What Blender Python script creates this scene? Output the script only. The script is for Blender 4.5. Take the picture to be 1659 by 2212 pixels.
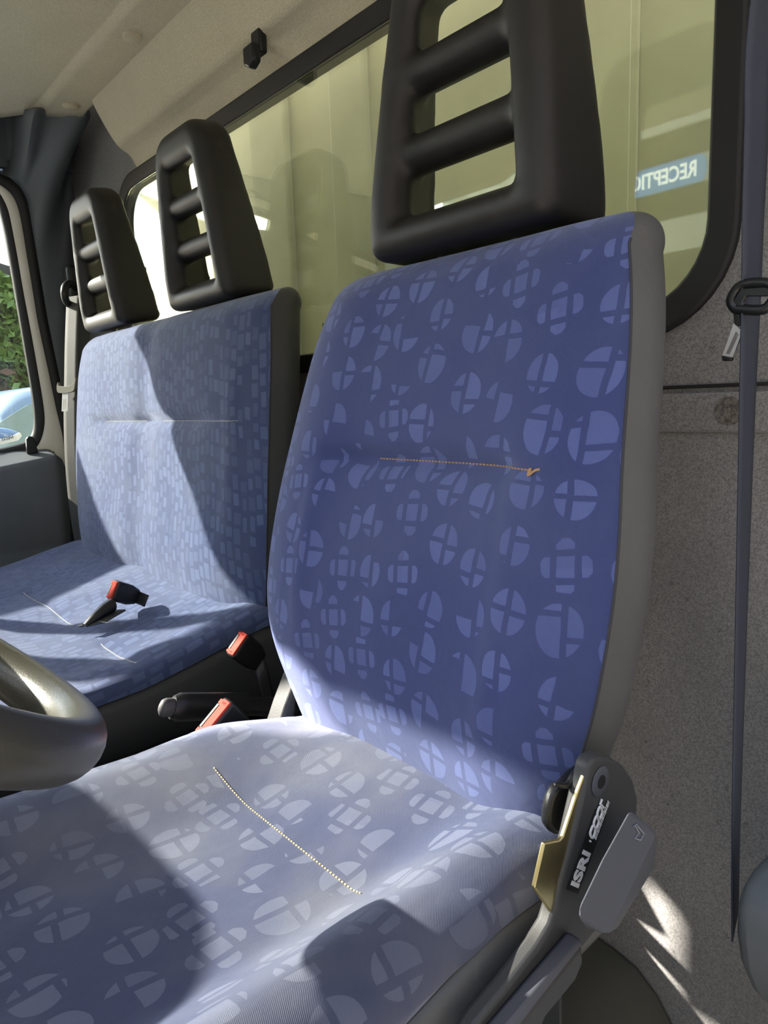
import bpy, bmesh, math, random
import numpy as np
from mathutils import Vector, Matrix
random.seed(7); rng = np.random.default_rng(7)
for o in list(bpy.data.objects): bpy.data.objects.remove(o, do_unlink=True)
SC = bpy.context.scene; COL = SC.collection

# ------------------------------------------------------------------ camera, sky, sun, exposure
CAMLOC = np.array([0.0, 0.0, 0.80]); F = 1500.0
RM = np.array([[0.6603036901562792, 0.09486122965013112, -0.7449834789277313],
               [0.7501107038750685, -0.13153228077993462, 0.6480996767819575],
               [-0.03650984385134584, -0.9867626899219962, -0.15800767411697703]])
cam = bpy.data.cameras.new('camera'); camo = bpy.data.objects.new('camera', cam); COL.objects.link(camo)
cam.sensor_fit = 'HORIZONTAL'; cam.sensor_width = 36; cam.lens = 36 * F / 1659; cam.clip_start = .01
m = Matrix.Identity(4)
for i in range(3):
    m[i][0] = RM[i, 0]; m[i][1] = -RM[i, 1]; m[i][2] = -RM[i, 2]; m[i][3] = CAMLOC[i]
camo.matrix_world = m; SC.camera = camo

SUN = Vector((1.0, .66, -.69)).normalized()          # travel direction of the sunlight
w = bpy.data.worlds.new('world'); SC.world = w; w.use_nodes = True
nt = w.node_tree; bg = nt.nodes['Background']
sky = nt.nodes.new('ShaderNodeTexSky'); sky.sky_type = 'NISHITA'; sky.sun_disc = False
sky.sun_elevation = math.asin(-SUN.z); sky.sun_rotation = math.atan2(-SUN.x, -SUN.y)
sky.air_density = 1.0; sky.dust_density = 1.0; sky.ozone_density = 1.0
hs = nt.nodes.new('ShaderNodeHueSaturation'); hs.inputs['Saturation'].default_value = .7; nt.links.new(sky.outputs[0], hs.inputs['Color'])
nt.links.new(hs.outputs[0], bg.inputs[0]); bg.inputs[1].default_value = 0.68
sl = bpy.data.lights.new('sun', 'SUN'); sl.energy = 25; sl.angle = .0093; sl.color = (1, .93, .80)
so = bpy.data.objects.new('sun', sl); COL.objects.link(so); so.rotation_euler = SUN.to_track_quat('-Z', 'Y').to_euler()
vs = SC.view_settings; vs.view_transform = 'Standard'; vs.look = 'None'; vs.gamma = 1; vs.use_curve_mapping = False
vs.exposure = 0.36

# ------------------------------------------------------------------ helpers
def ray(u, v):
    return RM @ np.array([u - 829.5, v - 1106.0, F])
def pix(u, v, ax, val):
    """point of the place seen at photo position u,v on the plane axis = val"""
    d = ray(u, v); t = (val - CAMLOC[ax]) / d[ax]; return CAMLOC + t * d
def lin(r, g, b):
    return tuple((c / 255 / 12.92 if c / 255 <= .04045 else ((c / 255 + .055) / 1.055) ** 2.4) for c in (r, g, b)) + (1,)

class S:                                              # tiny node maths
    def __init__(s, t, sock): s.t = t; s.k = sock
    def _op(s, op, b=None, c=None):
        n = s.t.nodes.new('ShaderNodeMath'); n.operation = op
        for i, v in enumerate((s, b, c)):
            if v is None: continue
            if isinstance(v, S): s.t.links.new(v.k, n.inputs[i])
            else: n.inputs[i].default_value = v
        return S(s.t, n.outputs[0])
    def __add__(s, b): return s._op('ADD', b)
    def __sub__(s, b): return s._op('SUBTRACT', b)
    def __mul__(s, b): return s._op('MULTIPLY', b)
    def __truediv__(s, b): return s._op('DIVIDE', b)
    def lt(s, b): return s._op('LESS_THAN', b)
    def gt(s, b): return s._op('GREATER_THAN', b)
    def abs(s): return s._op('ABSOLUTE')
    def floor(s): return s._op('FLOOR')
    def fract(s): return s._op('FRACT')
    def sin(s): return s._op('SINE')
    def max(s, b): return s._op('MAXIMUM', b)
    def min(s, b): return s._op('MINIMUM', b)
    def sqrt(s): return s._op('SQRT')
    def step(s, a, b):
        n = s.t.nodes.new('ShaderNodeMapRange'); n.interpolation_type = 'SMOOTHSTEP'
        s.t.links.new(s.k, n.inputs[0]); n.inputs[1].default_value = a; n.inputs[2].default_value = b
        return S(s.t, n.outputs[0])

def newmat(name):
    M = bpy.data.materials.new(name); M.use_nodes = True
    return M, M.node_tree, M.node_tree.nodes['Principled BSDF']
def coords(t, kind='Object'):
    n = t.nodes.new('ShaderNodeTexCoord'); return n.outputs[kind]
def noise(t, vec, scale, detail=3, rough=.5):
    n = t.nodes.new('ShaderNodeTexNoise'); n.inputs['Scale'].default_value = scale
    n.inputs['Detail'].default_value = detail; n.inputs['Roughness'].default_value = rough
    t.links.new(vec, n.inputs['Vector']); return S(t, n.outputs[0])
def mixc(t, fac, a, b):
    n = t.nodes.new('ShaderNodeMix'); n.data_type = 'RGBA'
    if isinstance(fac, S): t.links.new(fac.k, n.inputs[0])
    else: n.inputs[0].default_value = fac
    for i, c in ((6, a), (7, b)):
        if isinstance(c, tuple): n.inputs[i].default_value = c
        else: t.links.new(c, n.inputs[i])
    return n.outputs[2]
def bump(t, bsdf, h, strength=.3, dist=.002):
    n = t.nodes.new('ShaderNodeBump'); n.inputs['Strength'].default_value = strength; n.inputs['Distance'].default_value = dist
    t.links.new(h.k, n.inputs['Height']); t.links.new(n.outputs[0], bsdf.inputs['Normal'])

def plastic(name, c, rough=.55, grain=900, gs=.15, var=.12, spec=.5, metal=0, coat=0, dirt=None):
    M, t, b = newmat(name); v = coords(t)
    n = noise(t, v, 9, 4); c2 = tuple(min(1, x * (1 + var)) for x in c[:3]) + (1,); c1 = tuple(x * (1 - var) for x in c[:3]) + (1,)
    col = mixc(t, n.step(.3, .7), c1, c2)
    if dirt: col = mixc(t, noise(t, v, 25, 6, .65).step(.56, .8) * .5, col, dirt)
    t.links.new(col, b.inputs['Base Color'])
    b.inputs['Roughness'].default_value = rough; b.inputs['Metallic'].default_value = metal
    b.inputs['Specular IOR Level'].default_value = spec; b.inputs['Coat Weight'].default_value = coat
    if gs: bump(t, b, noise(t, v, grain, 2), gs, .0008)
    return M
def felt(name, c, c2, scale=260, spot=None):
    M, t, b = newmat(name); v = coords(t)
    f = noise(t, v, scale, 4, .7).step(.32, .68)
    col = mixc(t, f, c, c2)
    col = mixc(t, noise(t, v, 7, 4, .6).step(.4, .75) * .35, col, c)
    if spot: col = mixc(t, noise(t, v, 55, 3, .6).step(.66, .76) * .7, col, spot)
    t.links.new(col, b.inputs['Base Color']); b.inputs['Roughness'].default_value = .95
    b.inputs['Specular IOR Level'].default_value = .1; b.inputs['Sheen Weight'].default_value = .25
    bump(t, b, noise(t, v, scale * 2.2, 3, .8), .6, .0015)
    return M

def fabric(name, kind, base, motif, dust, dustamt=.25, scale=1.0):
    """woven seat cloth; UV in metres"""
    M, t, b = newmat(name); uv = coords(t, 'UV')
    sep = t.nodes.new('ShaderNodeSeparateXYZ'); t.links.new(uv, sep.inputs[0])
    X = S(t, sep.outputs[0]); Y = S(t, sep.outputs[1])
    def white(a, bb=None):
        n = t.nodes.new('ShaderNodeTexWhiteNoise'); n.noise_dimensions = '2D'
        cx = t.nodes.new('ShaderNodeCombineXYZ'); t.links.new(a.k, cx.inputs[0])
        if bb is not None: t.links.new(bb.k, cx.inputs[1])
        t.links.new(cx.outputs[0], n.inputs['Vector'])
        s2 = t.nodes.new('ShaderNodeSeparateColor'); t.links.new(n.outputs['Color'], s2.inputs[0])
        return [S(t, s2.outputs[i]) for i in range(3)]
    wob = (noise(t, uv, 30, 2) - .5) * .004
    X = X + wob; Y = Y + (noise(t, uv, 26, 2) - .5) * .004
    if kind == 'discs':
        cw, ch = .0445 * scale, .0490 * scale
        col = (X / cw).floor(); Yo = Y + white(col)[0] * ch
        row = (Yo / ch).floor(); r = white(col, row); r2 = white(col + 31.7, row + 11.3)
        px = X - (col + .5) * cw - (r[0] - .5) * (.013 * scale)
        py = Yo - (row + .5) * ch - (r[1] - .5) * (.014 * scale)
        tilt = (r2[2] - .5) * .36
        qx = px + py * tilt; qy = py - px * tilt
        rad = (qx * qx + qy * qy * .84).sqrt()
        a = (r[2] - .5) * (.016 * scale); g = .0027 * scale
        b1 = (r2[0] - .5) * (.026 * scale); b2 = (r2[1] - .5) * (.026 * scale)
        right = qx.gt(a)
        cut = right * b1 + (right * -1 + 1.0) * b2
        top = qy.gt(cut); quad = right + top * 2.0
        rq = white(col * 4.0 + quad, row + 57.1)
        cross = ((qx - a).abs().gt(g)) * ((qy - cut).abs().gt(g * .9)) * rq[0].gt(.14)
        h = .0098 * scale
        ring = ((qx.abs() - h).abs().gt(g)) * ((qy.abs() - h * 1.1).abs().gt(g)) * (qx.abs() + qy.abs()).lt(.025 * scale)
        sel = r2[2].gt(.76)
        shape = sel * ring * rad.lt(.0205 * scale) + (sel * -1 + 1.0) * cross * (rad.lt(r2[1] * (.005 * scale) + .0140 * scale))
        hatch = (Y * (2 * math.pi / .00115)).sin() * .5 + .5
        mask = shape * (hatch * .5 + .5) * (rq[1] * .35 + .65)
    else:
        cw, ch = .0185 * scale, .031 * scale
        Xs = X + Y * .10
        col = (Xs / cw).floor(); Yo = Y + white(col)[0] * ch
        row = (Yo / ch).floor(); r = white(col, row); r2 = white(col + 17.3, row + 5.1)
        fx = (Xs / cw).fract() - .5; fy = (Yo / ch).fract() - .5
        fx = fx + fy * ((r2[0] - .5) * .18); fy = fy + fx * ((r2[1] - .5) * .22)
        mx = (fx + (r[0] - .5) * .12).abs().lt(r[1] * .20 + .24)
        my = (fy + (r2[2] - .5) * .12).abs().lt(r[2] * .20 + .25)
        hatch = (Y * (2 * math.pi / .0013)).sin() * .5 + .5
        mask = mx * my * (hatch * .4 + .6) * (r2[0] * .6 + .3) * r2[1].gt(.13)
    twill = (((X + Y) * (2 * math.pi / .0014)).sin() * .5 + .5)
    cb = mixc(t, twill * .35, base, tuple(x * .72 for x in base[:3]) + (1,))
    c = mixc(t, mask, cb, motif)
    fade = noise(t, uv, 6, 3, .55).step(.35, .75)
    c = mixc(t, fade * dustamt + dustamt * .25, c, dust)
    t.links.new(c, b.inputs['Base Color'])
    b.inputs['Roughness'].default_value = .85; b.inputs['Specular IOR Level'].default_value = .25
    b.inputs['Sheen Weight'].default_value = .35; b.inputs['Sheen Roughness'].default_value = .45
    b.inputs['Sheen Tint'].default_value = (.75, .82, 1, 1)
    bump(t, b, twill * .5 + mask * .6 + noise(t, uv, 700, 2) * .5 + noise(t, uv, 22, 3) * 9.0, .35, .0006)
    return M
def glass(name, tint, refl=.06):
    M, t, b = newmat(name); t.nodes.remove(b)
    out = t.nodes['Material Output']; tr = t.nodes.new('ShaderNodeBsdfTransparent'); gl = t.nodes.new('ShaderNodeBsdfGlossy')
    gl.inputs['Roughness'].default_value = .015; tr.inputs[0].default_value = tint
    lw = t.nodes.new('ShaderNodeFresnel'); lw.inputs[0].default_value = 1.45
    v = coords(t); sm = noise(t, v, 14, 5, .65).step(.45, .9)
    f = S(t, lw.outputs[0]) * (refl / .04)
    mx = t.nodes.new('ShaderNodeMixShader'); t.links.new(f.min(.5).k, mx.inputs[0])
    t.links.new(tr.outputs[0], mx.inputs[1]); t.links.new(gl.outputs[0], mx.inputs[2])
    df = t.nodes.new('ShaderNodeBsdfDiffuse'); df.inputs[0].default_value = (.5, .5, .42, 1)
    m2 = t.nodes.new('ShaderNodeMixShader'); t.links.new((sm * .05 + .015).k, m2.inputs[0])
    t.links.new(mx.outputs[0], m2.inputs[1]); t.links.new(df.outputs[0], m2.inputs[2])
    t.links.new(m2.outputs[0], out.inputs[0])
    return M

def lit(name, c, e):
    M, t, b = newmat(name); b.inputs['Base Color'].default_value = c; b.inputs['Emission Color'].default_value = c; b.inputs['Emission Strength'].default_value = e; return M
MAT = dict(
    cloth=fabric('seat_cloth_discs', 'discs', lin(58, 69, 120), lin(96, 108, 166), lin(116, 120, 134), .12),
    cloth_worn=fabric('seat_cloth_discs_worn', 'discs', lin(52, 61, 97), lin(102, 108, 134), lin(122, 122, 126), .44, 1.05),
    cloth_b=fabric('seat_cloth_blocks', 'blocks', lin(48, 62, 104), lin(84, 99, 138), lin(112, 119, 129), .20),
    vinyl=plastic('grey_vinyl', lin(92, 92, 92), .5, 700, .25, .06, .45, dirt=lin(120, 116, 104)),
    vinyl_d=plastic('dark_vinyl', lin(52, 54, 56), .6, 700, .25, .06),
    black=plastic('black_foam', lin(30, 29, 28), .5, 1300, .35, .08, .5, dirt=lin(62, 58, 54)),
    blackp=plastic('black_plastic', lin(24, 25, 28), .38, 900, .12, .1),
    rubber=plastic('black_rubber', lin(26, 26, 28), .6, 500, .12, .1),
    greyp=plastic('grey_plastic', lin(78, 80, 90), .5, 1500, .1, .05),
    platep=plastic('dark_grey_plastic', lin(62, 62, 64), .5, 1500, .12, .08, dirt=lin(84, 80, 74)),
    trim=plastic('slate_trim', lin(100, 106, 112), .62, 1100, .2, .06),
    card=plastic('door_card', lin(98, 104, 110), .7, 900, .3, .06),
    ledge=plastic('door_ledge', lin(120, 118, 104), .6, 900, .2, .06),
    white=plastic('white_paint', lin(232, 228, 216), .35, 10, 0, .03, .5, coat=.3),
    felt=felt('grey_carpet', lin(78, 74, 72), lin(134, 128, 122)),
    feltw=felt('rear_carpet', lin(114, 113, 114), lin(160, 158, 158), 520, lin(88, 87, 86)),
    head=felt('headliner', lin(200, 190, 164), lin(228, 218, 192), 420),
    thread=plastic('ochre_thread', lin(176, 140, 104), .8, 10, 0, .1),
    threadp=plastic('straw_thread', lin(186, 174, 148), .8, 10, 0, .1),
    threadw=plastic('pale_thread', lin(190, 190, 186), .8, 10, 0, .1),
    seamd=plastic('dark_seam', lin(58, 58, 66), .8, 10, 0, .1),
    web=plastic('belt_webbing', lin(74, 74, 72), .75, 1200, .5, .06),
    webb=plastic('dark_belt_webbing', lin(58, 62, 78), .6, 1200, .5, .06),
    red=plastic('red_button', lin(176, 58, 46), .75, 10, 0, .05, .2),
    steel=plastic('steel', lin(222, 222, 222), .32, 200, .03, .05, .5, .65),
    brass=plastic('zinc_plate', lin(206, 190, 140), .35, 120, .06, .15, .5, 1, dirt=lin(150, 130, 90)),
    floor=plastic('vinyl_floor', lin(70, 70, 62), .7, 160, .9, .08),
    olive=plastic('steering_leather', lin(70, 68, 58), .33, 700, .18, .05, .6),
    dash=plastic('dashboard', lin(150, 148, 142), .6, 700, .3, .06),  # lightened to bounce sunlight up onto the headliner
    asphalt=felt('concrete_yard', lin(166, 160, 150), lin(190, 184, 172), 60),
    cream=plastic('cream_panel', lin(234, 233, 224), .5, 10, 0, .03),
    paint_b=plastic('pale_blue_paint', lin(112, 134, 156), .3, 10, 0, .03, coat=.6),
    blue=plastic('blue_paint', lin(70, 104, 150), .3, 10, 0, .03, coat=.5),
    silver=plastic('silver_band', lin(176, 178, 176), .4, 10, 0, .05),
    ink=plastic('black_ink', lin(14, 14, 14), .6, 10, 0, 0),
    whiteink=plastic('white_ink', lin(232, 232, 234), .6, 10, 0, 0),
    greyink=plastic('grey_ink', lin(150, 152, 164), .6, 10, 0, 0),
    signblue=lit('sign_blue', lin(60, 125, 190), 2.2), signwhite=lit('sign_white', lin(240, 245, 245), 3.2),  # glow added to the sign so its mirrored image shows in the glass
    leaf=plastic('leaf', lin(110, 134, 58), .5, 10, 0, .35, dirt=lin(150, 150, 70)),
    leafb=plastic('brown_leaf', lin(118, 88, 58), .6, 10, 0, .3, dirt=lin(150, 120, 80)),
    twig=plastic('hedge_core', lin(58, 52, 36), .8, 60, .3, .2),
    g_rear=glass('green_tinted_glass', (.97, .99, .82, 1), .095),
    carglass=plastic('car_window', lin(120, 140, 140), .08, 10, 0, .1, .9),
    g_clear=glass('clear_glass', (.93, .95, .94, 1), .05),
    dark_block=plastic('dark_light_block', lin(74, 72, 70), .9, 20, .1, .15),
    brick=plastic('pale_render', lin(200, 196, 186), .8, 20, .1, .06),
)

def link(o, parent=None):
    COL.objects.link(o)
    if parent is not None:
        o.parent = parent                                  # mesh parents already sit in world space
        if parent.type == 'EMPTY': o.matrix_parent_inverse = Matrix.Translation(-parent.location)
    return o
def tag(o, label=None, cat=None, group=None, kind=None):
    if label: o['label'] = label
    if cat: o['category'] = cat
    if group: o['group'] = group
    if kind: o['kind'] = kind
    return o
def thing(name, label, cat, loc, group=None):
    o = bpy.data.objects.new(name, None); o.location = loc; o.empty_display_size = .05; COL.objects.link(o)
    return tag(o, label, cat, group)
def mesh(name, V, Fc, mat, parent=None, smooth=True, uv=None, bevel=0, subd=0, solid=0, seg=2):
    me = bpy.data.meshes.new(name); me.from_pydata([tuple(map(float, v)) for v in V], [], [tuple(map(int, f)) for f in Fc]); me.update()
    bm = bmesh.new(); bm.from_mesh(me); bmesh.ops.recalc_face_normals(bm, faces=bm.faces); bm.to_mesh(me); bm.free()
    if uv is not None:
        ul = me.uv_layers.new(name='UVMap'); li = np.zeros(len(me.loops), dtype=np.int32); me.loops.foreach_get('vertex_index', li)
        ul.data.foreach_set('uv', np.asarray(uv, dtype=np.float32)[li].ravel())
    me.materials.append(MAT[mat] if isinstance(mat, str) else mat)
    if smooth: me.polygons.foreach_set('use_smooth', [True] * len(me.polygons))
    o = bpy.data.objects.new(name, me); link(o, parent)
    if solid:
        md = o.modifiers.new('solid', 'SOLIDIFY'); md.thickness = solid; md.offset = 0
    if bevel:
        md = o.modifiers.new('bevel', 'BEVEL'); md.width = bevel; md.segments = seg; md.limit_method = 'ANGLE'; md.angle_limit = .6
        md.harden_normals = False
    if subd:
        md = o.modifiers.new('subd', 'SUBSURF'); md.levels = subd; md.render_levels = subd
    if smooth and (bevel or not subd) :
        try: me.set_sharp_from_angle(angle=math.radians(50))
        except Exception: pass
    return o
def gridf(nu, nv, cu=False, cv=False, off=0):
    fs = []
    for i in range(nu if cu else nu - 1):
        for j in range(nv if cv else nv - 1):
            a = i * nv + j; b_ = ((i + 1) % nu) * nv + j; c = ((i + 1) % nu) * nv + (j + 1) % nv; d = i * nv + (j + 1) % nv
            fs.append((a + off, b_ + off, c + off, d + off))
    return fs
def boxv(c, s, rot=None):
    V = [Vector((x * s[0] / 2, y * s[1] / 2, z * s[2] / 2)) for x in (-1, 1) for y in (-1, 1) for z in (-1, 1)]
    if rot is not None: V = [rot @ v for v in V]
    return [v + Vector(c) for v in V], [(0, 1, 3, 2), (4, 6, 7, 5), (0, 4, 5, 1), (2, 3, 7, 6), (0, 2, 6, 4), (1, 5, 7, 3)]
def box(name, c, s, mat, parent=None, bevel=.003, rot=None):
    V, Fc = boxv(c, s, rot); return mesh(name, V, Fc, mat, parent, True, bevel=bevel)
def prism(name, pts, off, mat, parent=None, bevel=0, smooth=True, seg=2):
    n = len(pts); off = np.asarray(off, float); V = [np.asarray(p, float) for p in pts] + [np.asarray(p, float) + off for p in pts]
    Fc = [tuple(range(n)), tuple(range(2 * n - 1, n - 1, -1))] + [(i, (i + 1) % n, n + (i + 1) % n, n + i) for i in range(n)]
    return mesh(name, V, Fc, mat, parent, smooth, bevel=bevel, seg=seg)
def smoothline(P, n=40, closed=False):
    P = [np.asarray(p, float) for p in P]; out = []
    m_ = len(P); k = m_ if closed else m_ - 1
    per = max(2, n // k)
    for i in range(k):
        if closed: p0, p1, p2, p3 = P[(i - 1) % m_], P[i], P[(i + 1) % m_], P[(i + 2) % m_]
        else: p0, p1, p2, p3 = P[max(i - 1, 0)], P[i], P[i + 1], P[min(i + 2, m_ - 1)]
        for t in np.linspace(0, 1, per, endpoint=False):
            out.append(.5 * ((2 * p1) + (-p0 + p2) * t + (2 * p0 - 5 * p1 + 4 * p2 - p3) * t * t + (-p0 + 3 * p1 - 3 * p2 + p3) * t ** 3))
    if not closed: out.append(P[-1])
    return np.array(out)
def tube(name, path, r, mat, parent=None, seg=10, closed=False, cap=True):
    P = np.asarray(path, float); n = len(P); V = []
    rr = r if hasattr(r, '__len__') else [r] * n
    T = np.gradient(P, axis=0) if not closed else (np.roll(P, -1, 0) - np.roll(P, 1, 0))
    T /= np.linalg.norm(T, axis=1)[:, None]
    up = np.array([0, 0, 1.]) if abs(T[0][2]) < .9 else np.array([1., 0, 0])
    N = np.cross(T[0], up); N /= np.linalg.norm(N)
    for i in range(n):
        N = N - T[i] * (N @ T[i]); N /= np.linalg.norm(N); B = np.cross(T[i], N)
        for k in range(seg):
            a = 2 * math.pi * k / seg; V.append(P[i] + rr[i] * (math.cos(a) * N + math.sin(a) * B))
    Fc = gridf(n, seg, closed, True)
    if cap and not closed: Fc += [tuple(range(seg)), tuple(range((n - 1) * seg, n * seg))]
    return mesh(name, V, Fc, mat, parent)
def ribbon(name, path, wdir, width, mat, parent=None, thick=.0014):
    P = np.asarray(path, float); W = np.asarray(wdir, float)
    if W.ndim == 1: W = np.tile(W, (len(P), 1))
    W = W / np.linalg.norm(W, axis=1)[:, None]
    us = np.linspace(-.5, .5, 5); V = [p + w_ * u * width for p, w_ in zip(P, W) for u in us]
    return mesh(name, V, gridf(len(P), 5), mat, parent, solid=thick)
def revolve(name, prof, c, axis, mat, parent=None, seg=24):
    A = Vector(axis).normalized(); U = A.orthogonal().normalized(); W_ = A.cross(U); V = []
    for r, h in prof:
        for k in range(seg):
            a = 2 * math.pi * k / seg; V.append(Vector(c) + A * h + (U * math.cos(a) + W_ * math.sin(a)) * r)
    Fc = gridf(len(prof), seg, False, True) + [tuple(range(seg)), tuple(range((len(prof) - 1) * seg, len(prof) * seg))]
    return mesh(name, V, Fc, mat, parent)
def surfnet(fn, lo, hi, h):
    """naive surface nets of a signed distance function"""
    ax = [np.arange(a - 2 * h, b + 2.5 * h, h) for a, b in zip(lo, hi)]
    G = np.meshgrid(*ax, indexing='ij'); D = fn(*G); n = D.shape
    ins = D < 0; cells = np.zeros(tuple(k - 1 for k in n), bool); cnt = np.zeros(cells.shape); pos = np.zeros(cells.shape + (3,))
    cor = [(i, j, k) for i in (0, 1) for j in (0, 1) for k in (0, 1)]
    sl = lambda c: tuple(slice(c[a], n[a] - 1 + c[a]) for a in range(3))
    s_ = sum(ins[sl(c)].astype(int) for c in cor); cells = (s_ > 0) & (s_ < 8)
    for c in cor:
        for a in range(3):
            if c[a]: continue
            d = list(c); d[a] = 1; A, B = D[sl(c)], D[sl(d)]; cr = (A < 0) != (B < 0)
            tt = np.where(cr, A / np.where(cr, A - B, 1), 0)
            for q in range(3):
                base = np.full(A.shape, float(c[q])) if q != a else tt
                pos[..., q] += np.where(cr, base, 0)
            cnt += cr
    idx = -np.ones(cells.shape, int); idx[cells] = np.arange(cells.sum()); ii = np.argwhere(cells)
    P = pos[cells] / cnt[cells][:, None]
    V = np.stack([ax[q][0] + (ii[:, q] + P[:, q]) * h for q in range(3)], 1); Fc = []
    for a in range(3):
        b_, c_ = [(1, 2), (2, 0), (0, 1)][a]
        s0 = [slice(1, n[q] - 1) for q in range(3)]; s0[a] = slice(0, n[a] - 1); s1 = list(s0); s1[a] = slice(1, n[a])
        cr = np.argwhere(ins[tuple(s0)] != ins[tuple(s1)])
        for e in cr:
            g = [0, 0, 0]
            for q in range(3): g[q] = e[q] + (0 if q == a else 1)
            p = []
            for db, dc in ((0, 0), (1, 0), (1, 1), (0, 1)):
                k = list(g); k[b_] -= db; k[c_] -= dc; p.append(idx[tuple(k)])
            if min(p) >= 0: Fc.append(tuple(p))
    return V, Fc
def smin(a, b, k):
    h = np.clip(.5 + .5 * (b - a) / k, 0, 1); return b * (1 - h) + a * h - k * h * (1 - h)
def sm01(x, a, b):
    t = np.clip((x - a) / (b - a), 0, 1); return t * t * (3 - 2 * t)
def rprof(pts, n):
    """smooth dense interpolation of a table whose first column is the parameter"""
    a = np.array(pts, float); a = a[np.argsort(a[:, 0])]; x = np.linspace(a[0, 0], a[-1, 0], n); out = [x]
    for k in range(1, a.shape[1]):
        y = np.interp(x, a[:, 0], a[:, k]); pad = 4; w_ = np.ones(2 * pad + 1); w_ /= w_.sum()
        yp = np.concatenate([2 * y[0] - y[pad:0:-1], y, 2 * y[-1] - y[-2:-pad - 2:-1]]); out.append(np.convolve(yp, w_, 'valid'))
    return np.stack(out, 1)
def text(name, s, mat, origin, ex, ey, size, parent=None, depth=.0004, bold=0.0, sx=1.0, shear=0.0, align='LEFT'):
    cu = bpy.data.curves.new(name, 'FONT'); cu.body = s; cu.size = 1; cu.extrude = 0; cu.offset = bold; cu.align_x = align; cu.shear = shear; cu.resolution_u = 3
    to = bpy.data.objects.new(name, cu); COL.objects.link(to)
    dg = bpy.context.evaluated_depsgraph_get(); me = bpy.data.meshes.new_from_object(to.evaluated_get(dg))
    bpy.data.objects.remove(to); ex = np.array(ex, float); ex /= np.linalg.norm(ex); ey = np.array(ey, float); ey /= np.linalg.norm(ey)
    V = [np.array(origin) + ex * v.co.x * size * sx + ey * v.co.y * size for v in me.vertices]; Fc = [tuple(p.vertices) for p in me.polygons]
    bpy.data.meshes.remove(me)
    return mesh(name, V, Fc, mat, parent, smooth=False, solid=depth)
def patch_rect_hole(name, outer, inner, off, mat, parent=None, bevel=0, kind=None):
    """ring between two closed loops of equal length, given thickness"""
    n = len(outer); off = np.asarray(off, float); V = [np.asarray(p) for p in outer] + [np.asarray(p) for p in inner]
    V += [v + off for v in V]; Fc = []
    for i in range(n):
        j = (i + 1) % n
        Fc += [(i, j, n + j, n + i), (2 * n + i, 3 * n + i, 3 * n + j, 2 * n + j), (i, 2 * n + i, 2 * n + j, j), (n + i, n + j, 3 * n + j, 3 * n + i)]
    o = mesh(name, V, Fc, mat, parent, bevel=bevel)
    return o
def rrect(x0, x1, z0, z1, r, n=8):
    out = []
    for cx, cz, a0 in ((x1 - r, z1 - r, 0), (x0 + r, z1 - r, 90), (x0 + r, z0 + r, 180), (x1 - r, z0 + r, 270)):
        for k in range(n):
            a = math.radians(a0 + 90 * k / (n - 1)); out.append((cx + r * math.cos(a), cz + r * math.sin(a)))
    return out

# ------------------------------------------------------------------ the cab shell
YW = .77; XL = -2.20; ZC = 1.56
def struct(o): o['kind'] = 'structure'; return o
# rear wall with the window opening
WX0, WX1, WZ0, WZ1 = -1.905, -.318, .862, 1.385
hole = rrect(WX0, WX1, WZ0, WZ1, .11, 10)
def outer_for(loop, x0, x1, z0, z1):
    out = []; n = len(loop) // 4
    cs = [(x1, z1), (x0, z1), (x0, z0), (x1, z0)]
    for q in range(4):
        for k in range(n):
            t = k / (n - 1); cx, cz = cs[q]; lx, lz = loop[q * n + k]
            if q in (0, 2): out.append((cx, lz) if t < .4 else ((cx, cz) if t < .6 else (lx, cz)))
            else: out.append((lx, cz) if t < .4 else ((cx, cz) if t < .6 else (cx, lz)))
    return out
oo = outer_for(hole, -2.32, .02, -.10, 1.62)
wall = struct(patch_rect_hole('wall_rear', [(x, YW, z) for x, z in oo], [(x, YW, z) for x, z in hole], (0, .03, 0), 'feltw'))
# pressed groove and raised band below the window, beside the driver seat
struct(box('trim_1', (-.50, YW - .002, .7745), (.95, .007, .043), 'feltw', bevel=.003))
struct(box('trim_2', (-.50, YW - .0015, .803), (.95, .004, .004), 'rubber', bevel=.001))
b_ = tag(revolve('trim_plug', [(.001, .0), (.0150, .0), (.0165, -.002), (.0165, -.006)], (pix(1573, 888, 1, YW - .006)), (0, -1, 0), 'felt'), 'round grey plug pressed into the rear carpet beside the belt', 'plug')
# the rear window
rim_o = rrect(WX0 - .004, WX1 + .004, WZ0 - .004, WZ1 + .004, .112, 10); rim_i = rrect(WX0 + .030, WX1 - .030, WZ0 + .030, WZ1 - .030, .085, 10)
win = struct(patch_rect_hole('window_1', [(x, YW - .010, z) for x, z in rim_o], [(x, YW - .006, z) for x, z in rim_i], (0, .03, 0), 'rubber', bevel=.004))
gl = mesh('window_pane', [(x, YW - .004, z) for x, z in rim_i] + [(x, YW, z) for x, z in rim_i], [tuple(range(40)), tuple(range(40, 80))] + [(i, (i + 1) % 40, 40 + (i + 1) % 40, 40 + i) for i in range(40)], 'g_rear', win, smooth=False)
text('glass_marking', 'IVECO', 'ink', pix(713, 703, 1, YW - .0048), (-1, 0, 0), (0, 0, 1), .0080, win, .0003, .03)

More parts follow.
